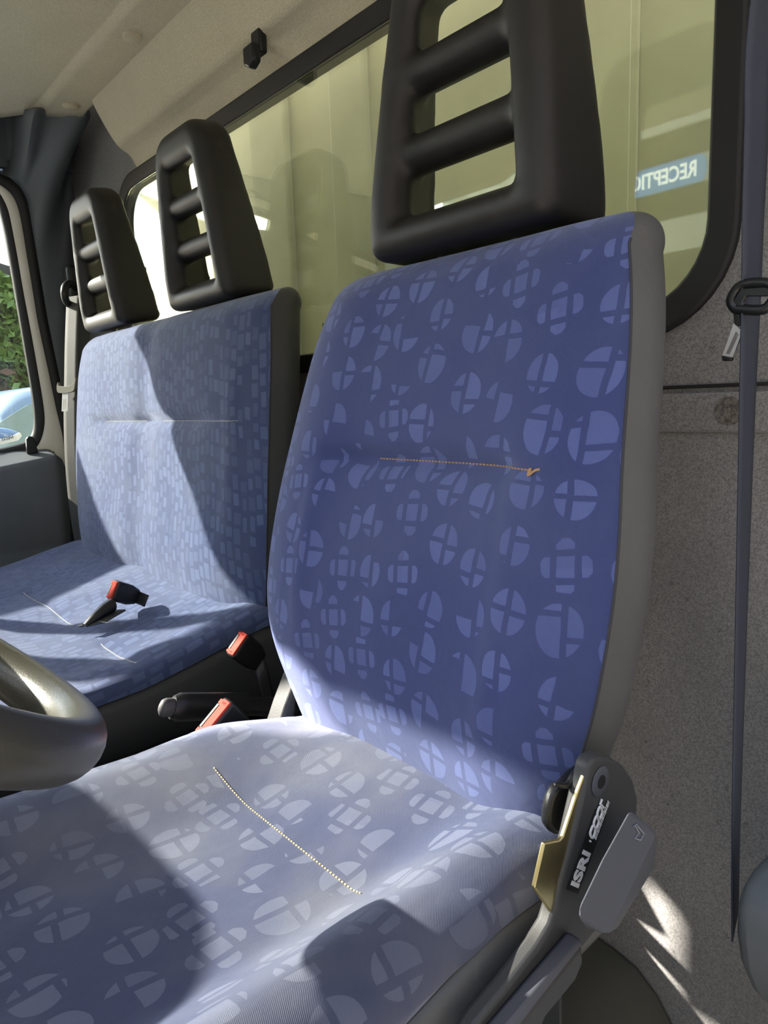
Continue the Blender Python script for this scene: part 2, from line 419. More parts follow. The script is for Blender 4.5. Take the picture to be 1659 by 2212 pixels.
# headliner
def ceiling():
    xs = np.linspace(-2.16, .02, 60); ys = np.concatenate([np.linspace(-.625, .52, 22), np.linspace(.53, .70, 36)])
    V = []; Z = lambda x, y: ZC + .028 * sm01(-y, -.45, .6) + .010 * np.exp(-((y - .605) / .012) ** 2) * 0
    for t_ in np.linspace(0, 1, 60):
        for y in ys:
            xl = np.interp(y, [-.6, .3, .545, .628, .70], [-2.13, -2.11, -2.065, -1.96, -1.905]); x = xl + t_ * (.02 - xl); z = Z(x, y)
            z -= .012 * sm01(y, .598, .614)                      # step of the rear rail
            # shallow pressed panel further forward
            z += .018 * sm01(.46 - y, 0, .03) * sm01(x, -1.75, -1.70)
            # left edge turns down
            V.append((x, y, z - .006 * (1 - sm01(t_, 0, .02))))
    return mesh('ceiling', V, gridf(60, len(ys)), 'head', solid=.012)
struct(ceiling())
for u, v in ((285, 80), (153, 230)):
    p = pix(u, v, 2, ZC - .020)
    tag(revolve('headliner_clip', [(.0005, -.004), (.016, -.004), (.0185, -.002), (.0185, .004)], (p[0], p[1], ZC - .0205), (0, 0, 1), 'head'),
        'round cloth-covered clip on the headliner nearer the left corner' if v > 100 else 'round cloth-covered clip on the headliner nearer the coat hook', 'clip', 'headliner clips')
# padded rail above the rear window
def rail():
    prof = [(.700, 1.566), (.688, 1.556), (.688, 1.54), (.700, 1.49), (.714, 1.448), (.724, 1.434), (.738, 1.428), (.752, 1.418), (.768, 1.392)]
    pr = smoothline([(0, a, b) for a, b in prof], 48); xs = np.concatenate([np.linspace(-1.875, -1.80, 10), np.linspace(-1.78, .02, 30)]); V = []
    for x in xs:
        e = np.clip((-1.80 - x) / .075, 0, 1)
        for p in pr:
            k = e ** 3; y = p[1] + (YW + .004 - p[1]) * k; xx = x + .09 * np.clip((1.56 - p[2]) / .16, 0, 1) * (1 - np.clip((x + 1.875) / .5, 0, 1))
            V.append((xx, y, p[2]))
    return mesh('trim_3', V, gridf(len(xs), len(pr)), 'head')
struct(rail())
# coat hook
hk = thing('coat_hook', 'black plastic coat hook on the padded rail above the window', 'hook', pix(557, 110, 1, .722))
hp = pix(556, 108, 1, .722)
box('hook_base', hp + np.array([.0, .004, .012]), (.030, .016, .040), 'blackp', hk, .004)
prism('hook_nose', [hp + np.array(q) for q in ((-.018, -.004, .004), (.016, -.004, .004), (.018, -.004, -.026), (.0, -.004, -.034), (-.018, -.004, -.024))], (0, -.016, 0), 'blackp', hk, .004)

# left side: door with window, pillar trim
z2 = lambda L: [(a / 2.571, b / 2.571 + 380) for a, b in L]
G_ = z2([(0, 170), (30, 300), (60, 463), (100, 700), (150, 1000), (190, 1250), (196, 1400), (165, 1470), (100, 1500), (0, 1525)])
K1 = z2([(0, 165 - 70), (45, 190), (75, 330), (100, 463), (130, 640), (165, 820), (205, 1050), (243, 1290), (244, 1400), (215, 1490), (170, 1530), (90, 1555), (0, 1575)])
K2 = z2([(0, 60), (60, 110), (105, 220), (148, 463), (180, 650), (207, 820), (260, 1060), (310, 1290), (352, 1450), (372, 1620)])
K3 = z2([(0, 5), (90, 45), (140, 120), (160, 210), (196, 463), (220, 620), (254, 820), (304, 1060), (348, 1290), (378, 1500), (392, 1640)])
def resample(P, n):
    P = np.asarray(P, float); d = np.concatenate([[0], np.cumsum(np.linalg.norm(np.diff(P, axis=0), axis=1))]); t = np.linspace(0, d[-1], n)
    return np.stack([np.interp(t, d, P[:, k]) for k in range(3)], 1)
def topf(y): return np.interp(y, [-.60, -.47, -.43, -.38, -.24, .13, .30, .40], [1.14, 1.22, 1.27, 1.293, 1.32, 1.462, 1.472, 1.468])
def edge(L, x, dz, zb=None, yf=-.400):
    """a door-frame edge: roof line from the front, then the photographed curve, then optionally the sill"""
    P = list(smoothline([pix(u, v, 0, x) for u, v in L], 60)); t0 = P[0]
    head = [np.array([x, y, topf(y) + dz]) for y in np.linspace(yf, .36, 20)]
    head = list(smoothline(head + [np.array([x, t0[1] - .05, .6 * t0[2] + .4 * (topf(.40) + dz)]), P[0]], 60))
    top = resample(head, 40)[:-1]; vis = resample(P, 60); out = list(top) + list(vis)
    if zb is not None:
        out += list(resample([P[-1], np.array([x, P[-1][1] - .08, zb]), np.array([x, -.50, zb])], 24)[1:])
    return np.array(out)
def strip(name, A, B, mat, parent=None, thick=.02, bulge=0.0):
    n = len(A); nn = 7; V = []
    for a, b in zip(A, B):
        for k in range(nn):
            t = k / (nn - 1); p = a * (1 - t) + b * t; p = p + np.array([bulge * math.sin(math.pi * t), 0, 0]); V.append(p)
    return mesh(name, V, gridf(n, nn), mat, parent, solid=thick)
ZT = 1.408
eG = edge(G_, XL - .012, 0, .700); eK1a = edge(K1, XL, .020, .684)
eK1 = edge(K1[:11], XL, .020); eK2 = edge(K2, XL, .048); eK3 = edge(K3, XL + .01, .068)
dr = struct(strip('door_1', eK1, eK2, 'white', None, .02, .006))
n_ = min(len(eG), len(eK1a))
strip('window_seal', eG[:n_], eK1a[:n_], 'rubber', dr, .016, .008)
strip('door_seal', eK2, eK3, 'rubber', dr, .016, .010)
gp = list(eG[::3]) + [eG[-1]]
gp = [np.array([XL - .016, p[1], p[2]]) for p in gp]
k_ = len(gp)
mesh('window_pane', gp + [p + np.array([.004, 0, 0]) for p in gp], [tuple(range(k_)), tuple(range(k_, 2 * k_))] + [(i, (i + 1) % k_, k_ + (i + 1) % k_, k_ + i) for i in range(k_)], 'g_clear', dr, smooth=False)
# slanting bars: the quarter-light divider and the windscreen pillar
L0 = np.array([-.478, 1.23]); PD = np.array([.8, -.6]); LD = np.array([.6, .8])
def slant(name, p0, p1, x0, x1, z0, z1, mat, parent=None):
    pts = []
    for p, z in ((p0, z0), (p1, z0), (p1, z1), (p0, z1)):
        b = L0 + PD * p; t = (z - b[1]) / LD[1]; q = b + LD * t; pts.append(np.array([x0, q[0], z]))
    return prism(name, pts, (x1 - x0, 0, 0), mat, parent, .006)
box('quarter_light_bar', (XL - .012, -.278, 1.01), (.026, .046, .66), 'rubber', dr, .004)
struct(prism('trim_4', [(XL - .05, y, z) for y, z in ((-.52, .55), (-.447, 1.136), (-.435, 1.26), (-.38, 1.30), (-.38, 1.64), (-.56, 1.64), (-.56, 1.50), (-.50, 1.36), (-.478, 1.33), (-.478, 1.46), (-.405, 1.45), (-.402, 1.295), (-.563, 1.228), (-.80, 1.131), (-1.2, .97), (-1.2, .55))], (.07, 0, 0), 'trim', bevel=.004))  # pillar outline; its notch is added to let a sun patch reach the rear wall
# door card with its ledge
def door_card():
    prof = [(-2.212, .702), (-2.150, .694), (-2.112, .684), (-2.102, .672), (-2.100, .50), (-2.112, .43), (-2.112, .41), (-2.10, .38), (-2.11, -.05), (-2.215, -.05)]
    ys = np.concatenate([np.linspace(-1.1, .56, 24), np.linspace(.575, .635, 8)]); V = []
    for y in ys:
        dz = -.14 * np.clip(.62 - y, 0, .45); e = sm01(y, .585, .637) ** 2
        for x, z in prof: V.append((x - .05 * e * (x > -2.2), y, z + dz * (x > -2.16) * (z > .6) - .02 * e * (z > .6) * (x > -2.16)))
    Fc = gridf(len(ys), len(prof)) + [tuple(range(len(prof))), tuple(range((len(ys) - 1) * len(prof), len(ys) * len(prof)))]
    return mesh('door_card', V, Fc, 'card', dr, bevel=.004)
door_card()
box('lower_door_pocket', (-2.095, .40, .24), (.03, .56, .24), 'card', dr, .008)
lk = pix(66, 968, 0, -2.17)
prism('lock_knob', [lk + np.array([0, y, z]) for y, z in ((-.014, -.016), (.016, -.014), (.010, .026), (.004, .034), (-.006, .034), (-.012, .026))], (.016, 0, 0), 'blackp', dr, .003)
# outer skin closing the left side
struct(box('wall_left', (XL - .035, .14, 1.58), (.03, 1.40, .17), 'trim'))
struct(strip('wall_left_upper', np.array([(XL - .03, y, topf(y) + .01) for y in np.linspace(-.40, .60, 40)]), np.array([(XL - .03, y, 1.60) for y in np.linspace(-.40, .60, 40)]), 'trim', None, .02))
struct(box('wall_left_lower', (XL - .03, -.15, .32), (.03, 1.9, .74), 'trim'))
struct(box('wall_left_rear', (XL - .055, .735, .72), (.05, .13, 1.7), 'trim'))
# pillar trim lofted from the door seal to the rear corner
PR = [((None, -.40, topf(-.40) + .068), (None, -.40, 1.58)), ((None, -.10, topf(-.10) + .068), (None, -.10, 1.572)), ((None, .20, topf(.20) + .068), (None, .20, 1.566)), ((None, .36, topf(.36) + .066), (None, .36, 1.562)), ((0, 386), (0, 256)), ((35, 399), (56, 237)), ((54, 428), (110, 235)), ((62, 462), (192, 240)), ((76, 560), (165, 302)),
      ((86, 621), (150, 332)), ((99, 699), (150, 366)), ((118, 792), (159, 435)), ((135, 882), (166, 640)), ((147, 963), (172, 800)), ((152, 1012), (178, 1000)), ((163, 1100), (184, 1100)), ((168, 1240), (192, 1240))]
A = []; B = []
for a, b in PR:
    A.append(np.array([XL + .012, a[1], a[2]]) if a[0] is None else pix(a[0], a[1], 0, XL + .012))
    if b[0] is None: B.append(np.array([-2.145, b[1], b[2]]))
    elif b[1] < 250: B.append(pix(b[0], b[1], 2, 1.552))
    else: B.append(pix(b[0], b[1], 1, YW - .006))
A = np.concatenate([resample(A[:5], 14)[:-1], smoothline(A[4:], 78)]); B = np.concatenate([resample(B[:5], 14)[:-1], smoothline(B[4:], 78)]); V = []
for a, b in zip(A, B):
    for k in range(11):
        t = k / 10; p = a * (1 - t) + b * t; p = p + np.array([.014 * math.sin(math.pi * min(1, t * 1.25)) if t < .8 else 0, 0, 0]); V.append(p)
struct(mesh('trim_5', V, gridf(len(A), 11), 'trim', solid=.006))
# front of the cab: roof edge, windscreen, right pillars, dashboard, floor
struct(box('trim_6', (-1.13, -.615, 1.632), (2.22, .05, .045), 'trim'))
ws = [np.array([-2.18, -.625, 1.61]), np.array([-.06, -.625, 1.61]), np.array([-.06, -1.19, .85]), np.array([-2.18, -1.19, .85])]
wn = struct(prism('window_2', ws, (0, -.004, .003), 'g_clear', smooth=False))
struct(slant('trim_7', -.187, -.309, -.12, -.05, .55, 1.64, 'trim'))
struct(box('trim_8', (-.02, .02, 1.60), (.05, 1.40, .07), 'trim'))
struct(box('trim_9', (-.06, .80, .75), (.12, .06, 1.75), 'trim'))
struct(box('roof', (-1.12, .095, 1.655), (2.25, 1.45, .02), 'white'))
struct(box('roof_sun_block', (-1.12, .80, 1.80), (2.25, .02, .32), 'white'))  # unseen upright added to keep the sun off the cargo box wall
struct(box('floor', (-1.12, -.20, -.045), (2.2, 1.96, .05), 'floor'))
fp = [(-.62, .062), (-.44, .058), (-.405, .050), (-.375, .028), (-.352, -.004), (-.345, -.03), (-.62, -.03)]
struct(prism('floor_step', [(x, YW - .002, z) for x, z in fp], (0, -.42, 0), 'floor', bevel=.006))
def dashboard():
    xs = np.linspace(-2.17, -.10, 70); V = []
    for x in xs:
        yr = -.50 + .215 * sm01(x, -1.48, -1.34) * (1 - sm01(x, -1.19, -.86)) - .06 * sm01(x, -1.9, -2.1)
        zt = .90 + .05 * sm01(x, -1.5, -1.35) * (1 - sm01(x, -1.05, -.9))
        sec = [(-1.18, .855), (-.9, zt - .02), (yr - .12, zt - .004), (yr - .03, zt), (yr, zt - .012), (yr - .004, zt - .05), (yr - .05, .70), (yr - .09, .45), (yr - .2, .30), (-1.15, .28)]
        for y, z in sec: V.append((x, y, z))
    Fc = gridf(70, 10, False, True) + [tuple(range(10)), tuple(range(690, 700))]
    return mesh('dashboard', V, Fc, 'dash', bevel=0)
tag(dashboard(), 'light grey moulded dashboard under the windscreen, ahead of both seats', 'dashboard')

# ------------------------------------------------------------------ seats
def section(hw, ye, thick, crown, hol, crease, n=49, bol=.62, wr=None):
    u = np.linspace(-1, 1, n)
    d = -crown * (1 - np.abs(u) ** 4.5) + hol * np.exp(-(u / bol) ** 4) + crease * np.exp(-(u / .62) ** 8)
    if wr is not None: d = d + wr(u)
    fr = np.stack([u * hw, ye + d], 1)
    bk = np.array([(1, 0), (1.018, .12), (1.03, .26), (1.015, .42), (.95, .62), (.80, .84), (.5, .97), (0, 1.0)])
    th = smoothline([(a, b, 0) for a, b in bk], 28)
    R_ = np.stack([th[:, 0] * hw, ye + th[:, 1] * thick], 1); L_ = R_[::-1] * [-1, 1]
    return fr, np.concatenate([R_, L_[1:]])
def backrest(parent, xc, prof, thick, crown, hol, stitch_z, cloth, tops, topshrink=.10, wr=None, side='vinyl', scale_uv=1.0):
    rows = rprof(prof, 70); ym = rows[-1][1] + thick * .48; FR = []; BK = []; UV = []; arc = 0; last = None
    st = [(z, y, hw, 1.0, 0.0) for z, y, hw in rows]
    z1, y1, h1 = rows[-1]; rz = tops
    for a in np.linspace(0, math.pi / 2, 14)[1:]:
        st.append((z1 + rz * math.sin(a), y1 + .02 * math.sin(a), h1 * (1 - topshrink * (1 - math.cos(a)) ** 1.2), math.cos(a), a))
    for z, y, hw, sc, a in st:
        cr = 0 if a else .011 * math.exp(-((z - stitch_z) / .010) ** 2) + .006 * math.exp(-((z - stitch_z) / .035) ** 2)
        f, b = section(hw, y, thick, crown, hol, cr, wr=(None if wr is None else (lambda u, z=z: wr(u, z))))
        mid = y + thick * .20
        f = np.stack([f[:, 0], mid + (f[:, 1] - mid) * max(sc, .02)], 1); b = np.stack([b[:, 0], mid + (b[:, 1] - mid) * max(sc, .02)], 1)
        cur = np.array([f[24][1], z]); arc += 0 if last is None else np.linalg.norm(cur - last); last = cur
        FR += [(xc + q[0], q[1], z) for q in f]; BK += [(xc + q[0], q[1], z) for q in b]
        ua = np.concatenate([[0], np.cumsum(np.linalg.norm(np.diff(f, axis=0), axis=1))]); ua -= ua[24]
        UV += [(xc + q, arc) for q in ua]
    n = len(st); nb = len(b)
    fo = mesh('backrest', FR, gridf(n, 49), cloth, parent, uv=UV)
    bo = mesh('backrest_shell', BK, gridf(n, nb) + [tuple(range(nb))], side, parent)
    bo['label'] = 'plain grey vinyl side and back'
    FRa = np.array(FR).reshape(n, 49, 3)
    return fo, bo, FRa
def seam(name, P, mat, parent, r=.0009, dash=None):
    if not dash: return tube(name, P, r, mat, parent, 6)
    P = resample(P, int(np.linalg.norm(np.diff(np.asarray(P), axis=0), axis=1).sum() / dash)); V = []; Fc = []
    for i in range(len(P) - 1):
        a, b = P[i], P[i] + (P[i + 1] - P[i]) * .62; d = b - a; d /= np.linalg.norm(d); u = np.cross(d, [0, .6, .8]); u /= np.linalg.norm(u); w_ = np.cross(d, u); o = len(V)
        for p in (a, b):
            for k in range(4): V.append(p + r * (u * math.cos(k * math.pi / 2) + w_ * math.sin(k * math.pi / 2)))
        Fc += [(o + k, o + (k + 1) % 4, o + 4 + (k + 1) % 4, o + 4 + k) for k in range(4)] + [(o, o + 1, o + 2, o + 3), (o + 4, o + 5, o + 6, o + 7)]
    return mesh(name, V, Fc, mat, parent)
def onsurf(FRa, x, z):
    """front surface y at x,z of a backrest grid"""
    zs = FRa[:, 24, 2]; i = int(np.argmin(np.abs(zs - z))); r = FRa[i]; return np.interp(x, r[:, 0], r[:, 1])

# --- headrest shape shared by all three
HW = lambda z: .1200 - .034 * np.clip((z - .03) / .28, 0, 1) ** 1.3
def headsdf(x, y, z):
    H, dep = .306, .110
    hw = HW(z); r = np.where(z > .16, .046, .016)
    qx = np.abs(x) - (hw - r); qz = np.abs(z - H / 2) - (H / 2 - r)
    d2 = np.sqrt(np.maximum(qx, 0) ** 2 + np.maximum(qz, 0) ** 2) + np.minimum(np.maximum(qx, qz), 0) - r
    dp = dep - .042 * np.clip((z - .06) / .26, 0, 1)                       # thinner towards the top
    yc = .056 + .0 * z; rr = .022
    a = d2 + rr; b = np.abs(y - yc) - (dp / 2 - rr)
    body = np.sqrt(np.maximum(a, 0) ** 2 + np.maximum(b, 0) ** 2) + np.minimum(np.maximum(a, b), 0) - rr
    t = np.clip(y / .030, 0, 1); t2 = np.clip((y - .030) / .060, 0, 1)
    ins = .034 + .010 * t - .030 * t2
    ihw = hw - ins; zl = .030 + .014 * t - .020 * t2; zh = .262 - .018 * t + .020 * t2
    ix = np.abs(x) - (ihw - .010); iz = np.abs(z - (zl + zh) / 2) - ((zh - zl) / 2 - .010)
    win = np.sqrt(np.maximum(ix, 0) ** 2 + np.maximum(iz, 0) ** 2) + np.minimum(np.maximum(ix, iz), 0) - .010
    o = -smin(-body, win, .014)
    for zb in (.105, .181):
        bar = np.sqrt(((z - zb) / .0195) ** 2 + ((y - .040) / .022) ** 2) - 1
        bar = bar * .0195; bar = np.maximum(bar, np.abs(x) - (hw - .012)); o = smin(o, bar, .009)
    return o
HV, HF = surfnet(headsdf, (-.125, -.005, -.005), (.125, .118, .325), .0045)
head_me = None
def headrest(parent, loc, tilt, yaw=0):
    global head_me
    if head_me is None:
        o = mesh('headrest', HV, HF, 'black'); head_me = o.data
        for p in head_me.polygons: p.use_smooth = True
        md = o.modifiers.new('smooth', 'SMOOTH'); md.iterations = 4; md.factor = .5
        o.parent = parent; o.matrix_parent_inverse = Matrix.Translation(-parent.location)
    else:
        o = bpy.data.objects.new('headrest', head_me); link(o, parent)
        md = o.modifiers.new('smooth', 'SMOOTH'); md.iterations = 4; md.factor = .5
    o.rotation_euler = (-math.radians(tilt), 0, math.radians(yaw)); o.location = loc
    o['label'] = 'black ladder-shaped headrest with three slots'
    for s in (-1, 1):
        p = Vector(loc) + Vector((s * .05, .05, 0)); tube('headrest_post', [p + Vector((0, -.01, -.05)), p + Vector((0, .012, .03))], .006, 'steel', parent, 8)
    return o

def cushion(parent, xc, hw, yr, yf, zfun, seamz, cloth, bol_h, bol_in, zbot, side='vinyl', xmod=None, nu=61, ny=70, split=None):
    ys = np.linspace(yr, yf, ny); V = []; UV = []; seamL = []; seamR = []
    s = np.linspace(-1, 1, nu); R_ = .030
    for y in ys:
        k = xmod(y) if xmod else (1, 1); row = []
        for q in s:
            sg = -1 if q < 0 else 1; h = hw * (k[0] if q < 0 else k[1]); a = abs(q)
            zs = seamz(y, sg); zt = zfun(y, sg)
            if a <= .82:
                x = (h - R_) * a / .82; z = zt + bol_h(y, sg) * sm01(a, bol_in if sg > 0 else bol_in * .5, .80)
                if split is not None: z += split(sg * x, y)
                if a > .74: z -= .004 * ((a - .74) / .08) ** 2
            elif a <= .93:
                t = (a - .82) / .11 * math.pi / 2; x = h - R_ + R_ * math.sin(t); z = zt + bol_h(y, sg) - .004 - (R_ * .85) * (1 - math.cos(t))
            else:
                t = (a - .93) / .07; z0 = zt + bol_h(y, sg) - .004 - R_ * .85; x = h - .004 * t; z = z0 * (1 - t) + min(zs, z0) * t
            row.append((xc + sg * x, y, z))
        arc = np.concatenate([[0], np.cumsum(np.linalg.norm(np.diff(np.array(row), axis=0), axis=1))]); arc -= arc[nu // 2]
        V += row; UV += [(xc + a_, y + 3) for a_ in arc]; seamL.append(row[0]); seamR.append(row[-1])
    # rounded front lip
    last = np.array(V[-nu:]); zl = last[:, 2]
    for t in np.linspace(0, 1, 14)[1:]:
        ang = t * math.pi / 2; row = [(p[0], yf - .05 * math.sin(ang), p[2] - (.05 * (1 - math.cos(ang)) if t <= 1 else 0) * 1.4) for p in last]
        V += row; UV += [(UV[(ny - 1) * nu + i][0], yf + 3 - .08 * t) for i in range(nu)]
    rows = ny + 13
    fo = mesh('seat_cushion', V, gridf(rows, nu), cloth, parent, uv=UV)
    for sd, S_ in (('r', seamR), ('l', seamL)):
        sg = 1 if sd == 'r' else -1; V2 = []; S_ = S_[::2]
        for p in S_:
            for t in np.linspace(0, 1, 7):
                V2.append((p[0] + sg * (.012 * math.sin(math.pi * t) - .004 * t), p[1], p[2] * (1 - t) + zbot * t))
        o = mesh('cushion_side', V2, gridf(len(S_), 7), side, parent, solid=.003)
    return fo, np.array(V[:ny * nu]).reshape(ny, nu, 3), np.array(seamR), np.array(seamL)

# ---------------- driver seat
XD = -.48
ds = thing('driver_seat', 'blue patterned driver seat with tall black headrest and grey recliner lever', 'seat', (XD, .2, 0.0))
dprof = [(.43, .432, .175), (.455, .426, .182), (.48, .421, .190), (.50, .418, .198), (.53, .415, .210), (.56, .417, .219), (.60, .423, .2235), (.65, .435, .225), (.70, .447, .222), (.75, .460, .215), (.80, .475, .210), (.84, .487, .205), (.87, .496, .200), (.895, .505, .194), (.912, .512, .188)]
def dwr(u, z):
    r = -.004 * np.exp(-((u - .60) / .025) ** 2) * sm01(z, .48, .56) * (1 - sm01(z, .74, .80))
    r = r - .003 * np.exp(-((u + .62) / .05) ** 2) * sm01(z, .5, .6) * (1 - sm01(z, .7, .8))
    return r
_, _, DF = backrest(ds, XD, dprof, .112, .022, .014, .741, 'cloth', .034, .16, dwr)
xs = np.linspace(-.537, -.337, 40)
seam('backrest_stitch', [(x, onsurf(DF, x, .741) - .0006, .742 - .02 * (x + .437) * 0) for x in xs], 'thread', ds, .0009, .0042)
p_ = np.array([-.337, onsurf(DF, -.337, .741) - .001, .741])
tube('thread_knot', smoothline([p_, p_ + [.004, -.002, .002], p_ + [.002, -.003, -.003], p_ + [.008, -.002, .001], p_ + [.012, -.001, .002]], 16), .0011, 'thread', ds, 6)
seam('edge_seam', [tuple(p + np.array([.0006, .0, 0])) for p in DF[2:71, 48]], 'seamd', ds, .0011)
headrest(ds, (-.491, .514, .950), 0.5)
dz = lambda y, sg: np.interp(y, [-.1, .1, .24, .30, .40, .46], [.446, .438, .432, .434, .454, .455])
def dseam(y, sg):
    if sg < 0: return .405
    return np.interp(y, [-.1, .20, .24, .29, .307, .317, .333, .38, .46], [.425, .430, .437, .448, .459, .476, .485, .470, .46])
dbol = lambda y, sg: (.046 if sg > 0 else .024) * sm01(y, -.1, .1) * (1 - (.65 if sg > 0 else 1.4) * sm01(y, .30, .44))
dx = lambda y: (1 - .16 * sm01(y, .28, .46), 1 - .02 * sm01(y, .33, .46))
_, DC, dR, dL = cushion(ds, XD, .216, .46, -.10, dz, dseam, 'cloth_worn', dbol, .42, .36, xmod=dx)
def topz(G, x, y):
    i = int(np.argmin(np.abs(G[:, 0, 1] - y))); r = G[i]; m_ = np.argsort(r[:, 0]); return np.interp(x, r[m_, 0], r[m_, 2])
xs = np.linspace(-.60, -.37, 60)
seam('cushion_stitch', [(x, .286, topz(DC, x, .286) + .0005) for x in xs], 'threadp', ds, .0007, .0036)
seam('edge_seam', dR, 'seamd', ds, .0011)
# seat base
box('seat_base', (XD, .18, .30), (.40, .48, .14), 'blackp', ds, .012)
box('seat_pedestal', (XD, .18, .12), (.34, .40, .28), 'blackp', ds, .01)
# recliner side plate
def onp(L, x): return [pix(u, v, 0, x) for u, v in L]
plate = onp([(1301, 1632), (1284, 1638), (1273, 1655), (1267, 1690), (1258, 1722), (1240, 1800), (1228, 1850), (1211, 1910), (1201, 1965), (1190, 2000), (1163, 2045), (1098, 2130), (1030, 2212), (980, 2300), (1060, 2300), (1150, 2180), (1258, 2050), (1300, 2000), (1340, 1900), (1376, 1780), (1380, 1725), (1370, 1685), (1350, 1655), (1325, 1638)], -.238)
po = prism('recliner_plate', plate, (-.012, 0, 0), 'platep', ds, .004, seg=3)
c = pix(1297, 1688, 0, -.2375)
revolve('plate_boss', [(.0035, .0008), (.0095, .0008), (.0105, 0)], c, (1, 0, 0), 'greyp', po); revolve('pivot_hole', [(.0005, .0012), (.0046, .0012), (.005, 0)], c, (1, 0, 0), 'ink', po)
prism('lower_rail', onp([(1258, 2028), (1262, 2040), (1160, 2172), (1080, 2280), (1060, 2300), (1040, 2290)], -.226), (-.012, 0, 0), 'greyp', ds, .003)
prism('base_cover', onp([(1258, 2040), (1262, 2080), (1245, 2120), (1180, 2200), (1140, 2300), (1060, 2300)], -.230), (-.02, 0, 0), 'platep', ds, .003)
prism('bracket', onp([(1268, 1660), (1247, 1715), (1217, 1808), (1210, 1816), (1177, 1822), (1155, 1918), (1190, 1972), (1204, 1965), (1232, 1850), (1262, 1722), (1275, 1680)], -.2405), (-.003, 0, 0), 'brass', ds, .0008)
prism('hinge_cover', onp([(1207, 1700), (1195, 1722), (1187, 1755), (1186, 1785), (1196, 1800), (1210, 1808), (1232, 1745), (1250, 1690), (1262, 1655), (1240, 1672), (1222, 1692)], -.256), (-.008, 0, 0), 'blackp', ds, .003)
P_ = smoothline(onp([(1198, 1694), (1225, 1696), (1243, 1672), (1268, 1645), (1300, 1630)], -.250), 24)
tube('hinge_edge', P_, [.0008 + .0022 * math.sin(math.pi * i / (len(P_) - 1)) for i in range(len(P_))], 'blackp', ds, 8)
# label
ex = pix(1288, 1765, 0, -.2378) - pix(1232, 1918, 0, -.2378); ex /= np.linalg.norm(ex); ey = np.cross([1, 0, 0], ex)
o_ = pix(1246, 1919, 0, -.2374); Llen = np.linalg.norm(pix(1288, 1765, 0, -.2374) - o_)
st_o = o_ - ex * .003 - ey * .004
stk = prism('maker_label', [st_o, st_o + ex * (Llen + .007), st_o + ex * (Llen + .007) + ey * .0165, st_o + ey * .0165], (.0003, 0, 0), 'ink', po, smooth=False)
text('label_text', 'ISRI', 'whiteink', o_ + np.array([.0006, 0, 0]), ex, ey, .0150, stk, .0003, .045, 1.05)
text('label_mark', "'", 'whiteink', o_ + ex * .0300 + np.array([.0006, 0, 0]), ex, ey, .010, stk, .0003, .02, 1.0)
o2 = o_ + ex * .0325 + np.array([.0006, 0, 0])
# the slanted four-loop emblem and the small line under it
def loop(cx, w_, h_, gap=None):
    pts = []
    for a in np.linspace(20 if gap else 0, 340 if gap else 360, 26):
        q = math.radians(a); x = w_ * math.copysign(abs(math.cos(q)) ** .6, math.cos(q)); y = h_ * math.copysign(abs(math.sin(q)) ** .6, math.sin(q)); pts.append(o2 + ex * (cx + x + .35 * y) + ey * (.0075 + y))
    return pts
for k, (cx, gp_) in enumerate(((.0045, True), (.0112, False), (.0178, False))):
    tube('label_emblem', loop(cx, .0030, .0033, gp_), .0009, 'whiteink', stk, 5)
tube('label_emblem', [o2 + ex * .0222 + ey * .0046, o2 + ex * .0232 + ey * .0110, o2 + ex * .0265 + ey * .0112], .0009, 'whiteink', stk, 5)
V, Fc = [], []                                            # the line under the emblem is too small to read: a row of fine strokes
for k in range(18):
    a_ = o2 + ex * (.0008 + k * .00150) - ey * .0010; n0 = len(V); w0 = .0009 if k % 3 else .0012
    V += [a_, a_ + ex * w0, a_ + ex * (w0 + .0008) + ey * .0034, a_ + ex * .0008 + ey * .0034]; Fc.append((n0, n0 + 1, n0 + 2, n0 + 3))
mesh('label_small_line', V, Fc, 'whiteink', stk, smooth=False, solid=.0003)
# lever
lev = onp([(1362, 1752), (1392, 1775), (1420, 1803), (1330, 2006), (1305, 2030), (1262, 2008), (1250, 1985), (1251, 1962), (1300, 1850)], -.196)
front = [np.asarray(q) for q in onp([(1366, 1757), (1419, 1800), (1310, 2015), (1255, 1985), (1255, 1958)], -.190)]
lv = None
def lever():
    Fp = onp([(1361, 1749), (1419, 1799), (1318, 2014), (1296, 2018), (1252, 1992), (1250, 1962), (1300, 1858)], -.186)
    Bp = onp([(1361, 1752), (1420, 1806), (1416, 1868), (1332, 2010), (1300, 2032), (1256, 2004), (1250, 1966)], -.214)
    Bp = onp([(1359, 1752), (1421, 1806), (1414, 1872), (1330, 2012), (1268, 2010), (1250, 1968), (1298, 1862)], -.216)
    V = Fp + Bp; n = 7
    Fc = [tuple(range(n)), tuple(range(2 * n - 1, n - 1, -1))] + [(i, (i + 1) % n, n + (i + 1) % n, n + i) for i in range(n)]
    return mesh('recliner_lever', V, Fc, 'greyp', ds, smooth=False, bevel=.003, seg=3)
lv = lever(); lv['label'] = 'grey plastic recliner lever with a seat symbol'
sy = onp([(1381, 1793), (1371, 1783), (1368, 1789), (1384, 1803), (1390, 1797), (1377, 1784), (1388, 1800), (1374, 1810), (1371, 1806)], -.1912)
sy = onp([(1376, 1781), (1367, 1787), (1372, 1783), (1381, 1800), (1372, 1811), (1384, 1815), (1391, 1801), (1378, 1785)], -.1855)
tube('lever_symbol', sy, .00035, 'greyink', lv, 5)
# left hinge cover, seen between the two seats
prism('left_hinge_cover', [pix(u, v, 0, -.705) for u, v in ((616, 1436), (632, 1462), (612, 1500), (606, 1580), (596, 1640), (556, 1640), (566, 1578), (588, 1510))], (.03, 0, 0), 'vinyl_d', ds, .004)

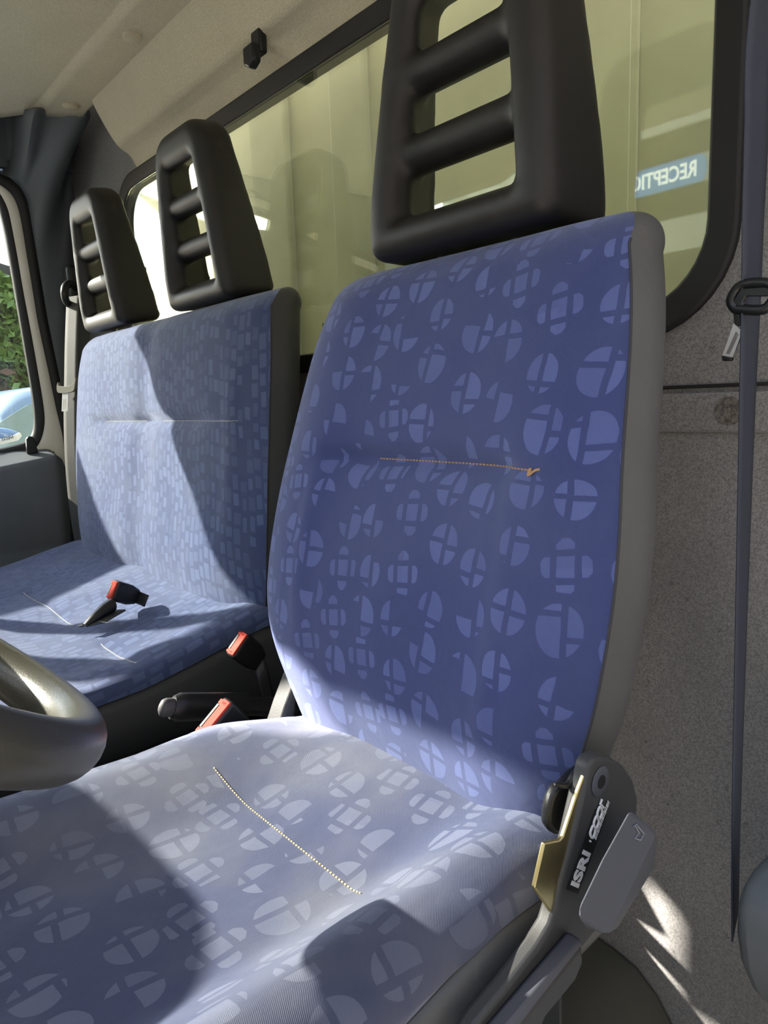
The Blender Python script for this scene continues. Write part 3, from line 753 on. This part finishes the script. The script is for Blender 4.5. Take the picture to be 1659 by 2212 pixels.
# ---------------- passenger bench
XB = -1.425
bs = thing('bench_seat', 'blue patterned two-person passenger bench seat with two black headrests', 'seat', (XB, .35, 0))
bprof = [(.44, .580, .440), (.48, .580, .452), (.52, .580, .458), (.56, .580, .462), (.60, .582, .465), (.65, .586, .467), (.70, .590, .467), (.75, .597, .466), (.80, .602, .464), (.85, .609, .463), (.90, .615, .459), (.93, .621, .452), (.955, .627, .446)]
def bwr(u, z):
    r = -.006 * np.exp(-((u + .02) / .03) ** 2) * sm01(z, .48, .6) * (1 - sm01(z, .72, .80)) * .8
    r = r + .010 * np.exp(-((u + .02) / .10) ** 2)
    r = r - .005 * np.exp(-((u - .80) / .035) ** 2) * sm01(z, .5, .6) * (1 - sm01(z, .80, .92))
    r = r - .018 * sm01(.66 - z, 0, .16) * (1 - np.abs(u) ** 6)
    return r
_, _, BF = backrest(bs, XB, bprof, .115, .026, 0.010, .776, 'cloth_b', .036, .06, bwr, 'vinyl_d')
for x0, x1 in ((-1.66, -1.455), (-1.36, -1.03)):
    seam('backrest_stitch', [(x, onsurf(BF, x, .776) - .0006, .776) for x in np.linspace(x0, x1, 40)], 'threadw', bs, .0009, .005)
seam('edge_seam', [tuple(p + np.array([.0008, 0, 0])) for p in BF[2:71, 48]], 'seamd', bs, .0012)
headrest(bs, (-1.228, .622, .986), -8); headrest(bs, (-1.722, .622, .992), -8)
bz = lambda y, sg: np.interp(y, [.05, .20, .28, .36, .43, .50, .56, .62], [.425, .424, .418, .424, .438, .454, .466, .466])
bseam = lambda y, sg: np.interp(y, [-.1, .27, .36, .444, .484, .547, .62], [.400, .402, .408, .425, .440, .455, .455])
bbol = lambda y, sg: .008
def bsplit(x, y):
    r = .006 * np.exp(-((x) / .07) ** 2) + .006 * np.exp(-((y - .21) / .05) ** 2) - .005 * np.exp(-((y - .362) / .012) ** 2) * (sm01(x, -.20, -.15) * (1 - sm01(x, .12, .17)) + sm01(x, .27, .31) * (1 - sm01(x, .42, .44)))
    return r
_, BC, bR, bL = cushion(bs, XB, .475, .62, .05, bz, bseam, 'cloth_b', bbol, .66, .30, 'vinyl_d', nu=91, split=bsplit)
for x0, x1 in ((-1.60, -1.27), (-1.135, -.985)):
    seam('cushion_stitch', [(x, .362, topz(BC, x, .362) + .0007) for x in np.linspace(x0, x1, 40)], 'threadw', bs, .0009, .005)
seam('edge_seam', bR, 'seamd', bs, .0011)
box('bench_base', (XB, .36, .19), (.86, .46, .30), 'blackp', bs, .01)

# ------------------------------------------------------------------ belts and buckles
def buckle(name, label, ctr, axis, up, size, group=None, stalk=None):
    """black buckle body with a red release button on the end that axis points to"""
    L, Wd, H = size; A_ = Vector(axis).normalized(); U_ = (Vector(up) - A_ * Vector(up).dot(A_)).normalized(); W_ = A_.cross(U_); c = Vector(ctr)
    t = thing(name, label, 'buckle', c - U_ * H / 2, group)
    R_ = Matrix((A_, W_, U_)).transposed()
    def lb(nm, o, s, mat, bev, par):
        V, Fc = boxv((0, 0, 0), s); V = [c + R_ @ (v + Vector(o)) for v in V]; return mesh(nm, V, Fc, mat, par, bevel=bev, seg=3)
    V = []; Fc = []
    ring = lambda x, w_, h_: [c + R_ @ Vector((x, a * w_ / 2, b * h_ / 2)) for a, b in ((-1, -1), (1, -1), (1, 1), (-1, 1))]
    V = ring(-L / 2, Wd * .72, H * .6) + ring(-L * .1, Wd, H) + ring(L / 2, Wd, H)
    Fc = [(0, 1, 2, 3), (8, 9, 10, 11)] + [(a + i, a + (i + 1) % 4, a + 4 + (i + 1) % 4, a + 4 + i) for a in (0, 4) for i in range(4)]
    bd = mesh('buckle_body', V, Fc, 'blackp', t, bevel=.004, seg=3)
    bt = lb('release_button', (L / 2 + .0005, 0, H * .12), (.004, Wd * .90, H * .62), 'red', .0015, t)
    lb('button_end', (L / 2 + .0005, Wd * .36, -H * .05), (.004, Wd * .12, H * .8), 'red', .0015, bt)
    lb('button_end', (L / 2 + .0005, -Wd * .36, -H * .05), (.004, Wd * .12, H * .8), 'red', .0015, bt)
    lb('tongue_slot', (L / 2 + .0006, 0, -H * .32), (.003, Wd * .58, H * .16), 'ink', 0, t)
    if stalk is not None:
        P = smoothline([c - A_ * L / 2 * .9] + [Vector(s) for s in stalk], 16); ribbon('buckle_stalk', P, W_, Wd * .6, 'blackp', t, .004)
    return t
q = pix(270, 1282, 2, .478)
buckle('belt_buckle', 'black buckle with red button lying on the sunlit bench cushion', q, (.1, -.85, .45), (1, 0, 0), (.050, .036, .022), 'seat belt buckles', [pix(316, 1298, 2, .462)])
# low second buckle lying flat beside it
lowt = thing('lap_belt_stalk', 'flat black belt stalk lying on the bench in front of the buckle', 'belt', pix(210, 1335, 2, .445))
a = pix(182, 1350, 2, .446); b = pix(243, 1316, 2, .458); d = b - a; w_ = np.cross(d / np.linalg.norm(d), [0, 0, 1]); V = []
for t, hw_, h_ in ((0, .006, .006), (.25, .009, .013), (.7, .013, .022), (1.0, .014, .024)):
    for k in range(12):
        ang = 2 * math.pi * k / 12; V.append(a + d * t + w_ * hw_ * math.cos(ang) + np.array([0, 0, h_ / 2 + h_ / 2 * math.sin(ang) - .004]))
mesh('stalk_sleeve', V, gridf(4, 12, False, True) + [tuple(range(12)), tuple(range(36, 48))], 'blackp', lowt)
ribbon('stalk_webbing', [pix(178, 1353, 2, .443), pix(215, 1345, 2, .446), pix(262, 1318, 2, .455)], (.5, .5, 0), .016, 'web', lowt, .003)
ribbon('care_tag', [pix(212, 1341, 2, .448), pix(232, 1345, 2, .447), pix(246, 1342, 2, .444)], (.7, .7, 0), .012, 'silver', lowt, .0008)
buckle('belt_buckle', 'black buckle with red button standing at the bench cushion corner', pix(537, 1410, 0, -.868), (.2, -.68, .70), (1, 0, 0), (.060, .040, .020), 'seat belt buckles', [pix(570, 1470, 0, -.86), pix(590, 1560, 0, -.86)])
buckle('belt_buckle', 'black buckle with red button beside the driver cushion, under the handbrake', pix(492, 1580, 0, -.735), (.2, -.60, .78), (1, 0, 0), (.070, .056, .020), 'seat belt buckles', [pix(560, 1640, 0, -.735)])

# left belt
lb_ = thing('seat_belt', 'grey passenger seat belt hanging from the left pillar, chrome tongue showing', 'seat belt', pix(150, 640, 0, -1.96), 'seat belts')
BX = -1.905
P = [pix(u, v, 0, x) for u, v, x in ((158, 640, -2.03), (156, 690, -2.00), (154, 760, -1.97), (153, 835, -1.95), (152, 900, -1.945), (155, 1000, -1.945), (164, 1100, -1.955), (178, 1190, -1.965), (188, 1260, -1.97))]
ribbon('belt_webbing', smoothline(P, 40), (.925, .38, 0), .050, 'web', lb_)
ribbon('belt_return', smoothline([p + np.array([-.02, .03, 0]) for p in P[:4]], 30), (.5, .7, 0), .046, 'web', lb_)
g0 = pix(152, 636, 0, -2.05)
tube('belt_guide', smoothline([g0 + np.array(v) for v in ((-.03, .035, .02), (.005, .0, .028), (.03, -.022, .012), (.034, -.026, -.012), (.015, -.012, -.028), (-.02, .03, -.03))], 30), .010, 'blackp', lb_, 10)
box('guide_cover', g0 + np.array([-.045, .035, .03]), (.05, .06, .11), 'blackp', lb_, .012)
tp = pix(153, 838, 0, -1.935)
W3 = np.array([.925, .38, 0]); 
plate3 = smoothline([tp + W3 * s + np.array([0, 0, z]) - np.array([.004, .006, 0]) for s, z in ((-.034, .0), (-.027, .016), (-.022, .006), (.022, .006), (.040, .024), (.036, .008), (.024, -.010), (-.026, -.012))], 40, True)
prism('latch_plate', plate3, (.006, -.008, 0), 'ledge', lb_, .001)
tg = tp + np.array([.002, -.010, -.012])
def tongue(name, base, wd, dn, W, L, par, th=(.0, -.002, 0)):
    wd = np.asarray(wd, float); dn = np.asarray(dn, float)
    o = [base + wd * s + dn * l for s, l in ((-W / 2, 0), (W / 2, 0), (W / 2, L), (-W / 2, L))]
    i_ = [base + wd * s + dn * l for s, l in ((-W * .24, L * .34), (W * .24, L * .34), (W * .24, L * .86), (-W * .24, L * .86))]
    return patch_rect_hole(name, o, i_, th, 'steel', par)
tongue('belt_tongue', tg - W3 * .006, W3, np.array([-.12, -.1, -1.0]), .023, .048, lb_)
# right belt
rb = thing('seat_belt', 'dark driver seat belt hanging beside the rear window, edge on', 'seat belt', pix(1600, 1900, 1, .62), 'seat belts')
pe = np.array([.93, .37, 0]); rd = np.array([-.37, .93, 0]); PP = []; WW = []
for u, v, c_ in ((1662, -60, .42), (1640, 120, .38), (1634, 300, .36), (1627, 480, .35), (1623, 640, .34), (1617, 800, .33), (1611, 1000, .29), (1604, 1250, .24), (1596, 1550, .15), (1590, 1800, .10), (1588, 2000, .10)):
    PP.append(pix(u, v, 1, .62)); a_ = math.acos(c_); WW.append(pe * math.cos(a_) + rd * math.sin(a_))
PPs = smoothline(PP, 60); WWs = resample(WW, len(PPs))
ribbon('belt_webbing', PPs, WWs, .046, 'webb', rb)
gk = lambda L, y: [pix(u, v, 1, y) for u, v in L]
tube('latch_plate', smoothline(gk([(1580, 645), (1602, 616), (1660, 613), (1672, 640), (1650, 668), (1600, 668), (1586, 664)], .60), 40, True), .0042, 'blackp', rb, 8, closed=True)
prism('latch_head', gk([(1583, 648), (1600, 622), (1668, 618), (1668, 640), (1612, 640), (1592, 672), (1586, 672)], .597), (0, .004, 0), 'blackp', rb, .0015)
prism('tongue_neck', gk([(1582, 662), (1598, 660), (1600, 704), (1585, 706)], .60), (0, .003, 0), 'blackp', rb, .001)
to_ = gk([(1585, 698), (1604, 716), (1580, 778), (1558, 774)], .60); ti_ = gk([(1590, 716), (1596, 722), (1576, 766), (1568, 764)], .60)
patch_rect_hole('belt_tongue', to_, ti_, (0, .002, 0), 'steel', rb)
prism('tongue_tip', gk([(1557, 768), (1582, 772), (1580, 780), (1560, 780)], .599), (0, .004, 0), 'blackp', rb, .001)
tag(prism('belt_reel_cover', onp([(1700, 1805), (1659, 1832), (1625, 1865), (1600, 1903), (1584, 1960), (1583, 2020), (1592, 2082), (1612, 2130), (1640, 2160), (1700, 2210)], -.20), (.10, 0, 0), 'trim', bevel=.012, seg=3), 'dark slate rounded plastic cover at the foot of the driver pillar', 'cover')

# ------------------------------------------------------------------ handbrake
hb = thing('handbrake', 'black handbrake lever with push button between the two seats', 'handbrake', pix(560, 1520, 0, -.80))
hA = pix(372, 1528, 0, -.79); hB = pix(530, 1524, 0, -.80); hC = pix(640, 1530, 0, -.80); dd = (hB - hA) / np.linalg.norm(hB - hA)
def oval(name, P, rw, rh, mat, par):
    V = []; P = np.asarray(P); n = len(P)
    for i, p in enumerate(P):
        for k in range(16):
            a = 2 * math.pi * k / 16; V.append(p + np.array([1, 0, 0]) * rw[i] * math.cos(a) + np.array([0, .35, .93]) * rh[i] * math.sin(a))
    return mesh(name, V, gridf(n, 16, False, True) + [tuple(range(16)), tuple(range((n - 1) * 16, n * 16))], mat, par)
ts = np.linspace(0, 1, 14); PH = [hA + (hB - hA) * t for t in ts]
oval('handle_grip', PH, [.013 * (.75 + .25 * sm01(t, 0, .08)) for t in ts], [.0185 * (.8 + .2 * sm01(t, 0, .08)) for t in ts], 'blackp', hb)
oval('push_button', [hA - dd * x for x in (-.002, .010, .015, .018)], [.0085, .0085, .007, .003], [.0120, .0120, .010, .005], 'platep', hb)
oval('lever_shaft', [hB, hB * .5 + hC * .5, hC], [.008] * 3, [.014] * 3, 'blackp', hb)
tag(box('tunnel_cover', (-.815, .30, .18), (.14, .80, .30), 'blackp', bevel=.02), 'black plastic floor tunnel between the seats, under the handbrake', 'tunnel')

# ------------------------------------------------------------------ steering wheel
WC = np.array([-.4673, -.0051, .7095]); NN = np.array([0, 0.6443, 0.7648]); RD = np.array([0, 0.7648, -0.6443])
sw = thing('steering_wheel', 'thick grey steering wheel rim cutting into the lower left corner', 'steering wheel', WC)
def wheel():
    Rm, n, k = .1636, 96, 20; V = []
    for i in range(n):
        a = 2 * math.pi * i / n; e = np.array([math.cos(a), 0, 0]) + RD * math.sin(a)
        for j in range(k):
            b = 2 * math.pi * j / k; V.append(WC + e * (Rm + .0152 * math.cos(b)) + NN * .0172 * math.sin(b))
    mesh('wheel_rim', V, gridf(n, k, True, True), 'olive', sw)
    hub = [(.001, .026), (.045, .026), (.066, .018), (.074, .0), (.066, -.03), (.03, -.05), (.001, -.05)]
    revolve('wheel_hub', hub, WC - NN * .035, NN, 'dash', sw, 32)
    for a in (200, 340, 90):
        e = np.array([math.cos(math.radians(a)), 0, 0]) + RD * math.sin(math.radians(a)); s_ = np.cross(NN, e)
        P0 = WC - NN * .035 + e * .06; P1 = WC - NN * .004 + e * .162
        pts = [P0 - s_ * .030, P0 + s_ * .030, P1 + s_ * .018, P1 - s_ * .018]
        prism('wheel_spoke', pts, NN * -.014, 'olive', sw, .004)
    tube('steering_column', [WC - NN * .06, WC - NN * .30 + np.array([0, -.12, 0])], .03, 'blackp', sw, 12)
wheel()

# ------------------------------------------------------------------ outside
struct(box('light_block_right', (1.75, 0, 1.2), (.2, 14, 4), 'dark_block', bevel=0))  # unseen wall added to cut the light from the open driver side
struct(box('ground', (-2, 0, -.80), (60, 60, .1), 'asphalt', bevel=0))
# box body of the lorry behind the cab
bb = thing('cargo_box', 'cream front wall of the cargo box seen through the rear window', 'cargo box', (-1.1, 1.2, -.4))
box('box_wall', (-1.12, 1.075, .9), (2.6, .05, 2.9), 'cream', bb, .01)
for x0, x1, d_ in ((-1.66, -1.50, .022), (-1.32, -1.20, .022), (-.60, -.585, .006), (.05, .14, .03)):
    box('wall_rib', ((x0 + x1) / 2, 1.05 - d_ / 2, .9), (x1 - x0, d_, 2.9), 'cream', bb, .006)
# hedge beyond the passenger window
hg = thing('hedge', 'sunlit green and brown hedge outside the passenger window', 'hedge', (-5.0, 1.5, -.75))
def hedge(par, x0, x1, ylo, yhi, top, n, green=True, lmin=.018, lmax=.036):
    ys = np.linspace(ylo, yhi, 40); V = []
    for y in ys:
        h = top(y)
        for x, z in ((x1 - .04, -.75), (x1 - .01, .4), (x1 - .02, h - .08), (x1 - .06, h), (x0 + .1, h - .02), (x0, h - .3), (x0, -.75)):
            V.append((x + rng.normal() * .012, y, z + (rng.normal() * .02 if z < h - .1 else 0)))
    mesh('hedge_twigs', V, gridf(40, 7, False, True) + [tuple(range(7)), tuple(range(273, 280))], 'twig', par)
    for nm, k, mat, zl, zh in (('green_leaves', n, 'leaf', .95, 9), ('brown_leaves', n * 2 // 3, 'leafb', -.6, 1.15)):
        c = np.stack([x1 + .005 + np.abs(rng.normal(size=k)) * .03, rng.uniform(ylo + .04, yhi - .04, k), np.zeros(k)], 1)
        h = top(c[:, 1]); c[:, 2] = rng.uniform(zl, np.minimum(h - lmax * 1.6, zh))
        a = rng.normal(size=(k, 3)); a /= np.linalg.norm(a, axis=1)[:, None]; b = np.cross(a, rng.normal(size=(k, 3))); b /= np.linalg.norm(b, axis=1)[:, None]; s_ = rng.uniform(lmin, lmax, (k, 1))
        V = np.stack([c - a * s_, c + b * s_ * .45, c + a * s_, c - b * s_ * .45], 1).reshape(-1, 3)
        o = mesh(nm, V, np.arange(4 * k).reshape(k, 4), mat, par, smooth=False); o['kind'] = 'stuff'
hedge(hg, -5.8, -4.75, .2, 4.2, lambda y: 1.76 + .05 * np.sin(y * 3.1) + .03 * np.sin(y * 9), 12000, lmin=.025, lmax=.055)
fn_ = thing('shade_panel', 'unseen timber panel added beside the lorry to shade the bench', 'shade panel', (-3.32, -1.3, -.75))  # unseen panel added to cast the straight shade edge across the bench
for k in range(15):
    box('shade_board', (-3.325 - .006 * (k % 2), -.447 - k * .122, .486), (.022, .120, 2.472), 'twig', fn_, .003)
for z in (-.3, .5, 1.3): box('shade_rail', (-3.365, -1.3, z), (.05, 1.84, .08), 'twig', fn_, .004)
# parked car
cr = thing('parked_car', 'pale blue parked car roof and windscreen outside the passenger window', 'car', (-3.7, 1.9, -.75))
def car():
    pr = smoothline([(0, a, b) for a, b in ((-.2, -.55), (-.25, -.2), (-.1, .02), (.15, .16), (.36, .42), (.50, .66), (.60, .78), (.69, .87), (.80, .905), (1.1, .93), (1.8, .94), (2.6, .80), (3.1, .35), (3.35, .25), (3.4, -.4), (3.3, -.55))], 70)
    n = len(pr); V = []
    for x, k in ((-4.46, .94), (-4.40, .99), (-4.25, 1.0), (-3.1, 1.0), (-2.93, .99), (-2.87, .94)):
        for p in pr: V.append((x, p[1], -.55 + (p[2] + .55) * k))
    o = mesh('car_body', V, gridf(6, n) + [tuple(range(n)), tuple(range(5 * n, 6 * n))], 'paint_b', cr)
    g = [(y, z) for y, z in ((.36, .30), (.53, .63), (.64, .775), (.74, .835), (1.15, .88), (1.75, .88), (2.35, .76), (2.7, .34))]
    mesh('car_side_window', [(-2.868, y, z) for y, z in g] + [(-2.862, y, z) for y, z in g], [tuple(range(8)), tuple(range(8, 16))] + [(i, (i + 1) % 8, 8 + (i + 1) % 8, 8 + i) for i in range(8)], 'carglass', cr, smooth=False)
    for y in (.35, 2.75): revolve('wheel', [(.02, .02), (.19, .02), (.20, 0), (.30, 0), (.30, -.2)], (-2.86, y, -.45), (1, 0, 0), 'blackp', cr)
car()
mr = thing('blue_reflection', 'blue rounded reflection with silver lettered band, built solid outside the passenger window', 'reflection', pix(10, 960, 0, -2.36))  # a reflection in the door glass, built here as a solid object
mc = pix(2, 948, 0, -2.36); V = []
for i, t in enumerate(np.linspace(0, 1, 10)):
    r = math.sqrt(max(0, 1 - (t * .98) ** 2))
    for k in range(20):
        a = 2 * math.pi * k / 20; V.append(mc + np.array([.03 * math.cos(a) * r, -.03 + .085 * t, .032 * math.sin(a) * r * (1 if math.sin(a) > 0 else .6) + .004]))
mesh('reflection_cap', V, gridf(10, 20, False, True) + [tuple(range(20)), tuple(range(180, 200))], 'blue', mr)
bo_ = onx_ = [pix(u, v, 0, -2.325) for u, v in ((-20, 952), (20, 944), (44, 934), (48, 942), (40, 952), (0, 962), (-20, 965))]
bnd = prism('reflection_band', bo_, (-.012, 0, 0), 'silver', mr, .002)
ta = pix(29, 946, 0, -2.3245); tb = pix(6, 951, 0, -2.3245)
text('band_lettering', 'IVECO', 'ink', ta + np.array([.0008, 0, -.001]), tb - ta, (0, 0, 1), .0115, bnd, .0003, .02)
# building ahead with its sign (seen mirrored in the rear glass)
bl = thing('reception_building', 'pale rendered building ahead of the lorry, seen only mirrored in the glass', 'building', (-2.0, -8.4, -.75))
box('building_wall', (-2.5, -8.6, 2.2), (14, .3, 6), 'brick', bl, .02)
for k in range(4):
    wx = -7.2 + k * 1.5
    fr_ = box('building_window', (wx, -8.44, 1.5), (1.0, .06, 1.2), 'white', bl, .01); box('building_pane', (wx, -8.40, 1.5), (.86, .02, 1.06), 'dash', fr_, .004)
def refl(u, v, y):
    p = pix(u, v, 1, YW - .004); d = ray(u, v); d = np.array([d[0], -d[1], d[2]]); t = (y - p[1]) / d[1]; return p + d * t
r0 = refl(1502, 362, -8.3); r1 = refl(1385, 392, -8.3)
hgt = abs(refl(1440, 345, -8.3)[2] - refl(1440, 405, -8.3)[2]); wl = (r0[0] - r1[0]); full = wl * 1.75
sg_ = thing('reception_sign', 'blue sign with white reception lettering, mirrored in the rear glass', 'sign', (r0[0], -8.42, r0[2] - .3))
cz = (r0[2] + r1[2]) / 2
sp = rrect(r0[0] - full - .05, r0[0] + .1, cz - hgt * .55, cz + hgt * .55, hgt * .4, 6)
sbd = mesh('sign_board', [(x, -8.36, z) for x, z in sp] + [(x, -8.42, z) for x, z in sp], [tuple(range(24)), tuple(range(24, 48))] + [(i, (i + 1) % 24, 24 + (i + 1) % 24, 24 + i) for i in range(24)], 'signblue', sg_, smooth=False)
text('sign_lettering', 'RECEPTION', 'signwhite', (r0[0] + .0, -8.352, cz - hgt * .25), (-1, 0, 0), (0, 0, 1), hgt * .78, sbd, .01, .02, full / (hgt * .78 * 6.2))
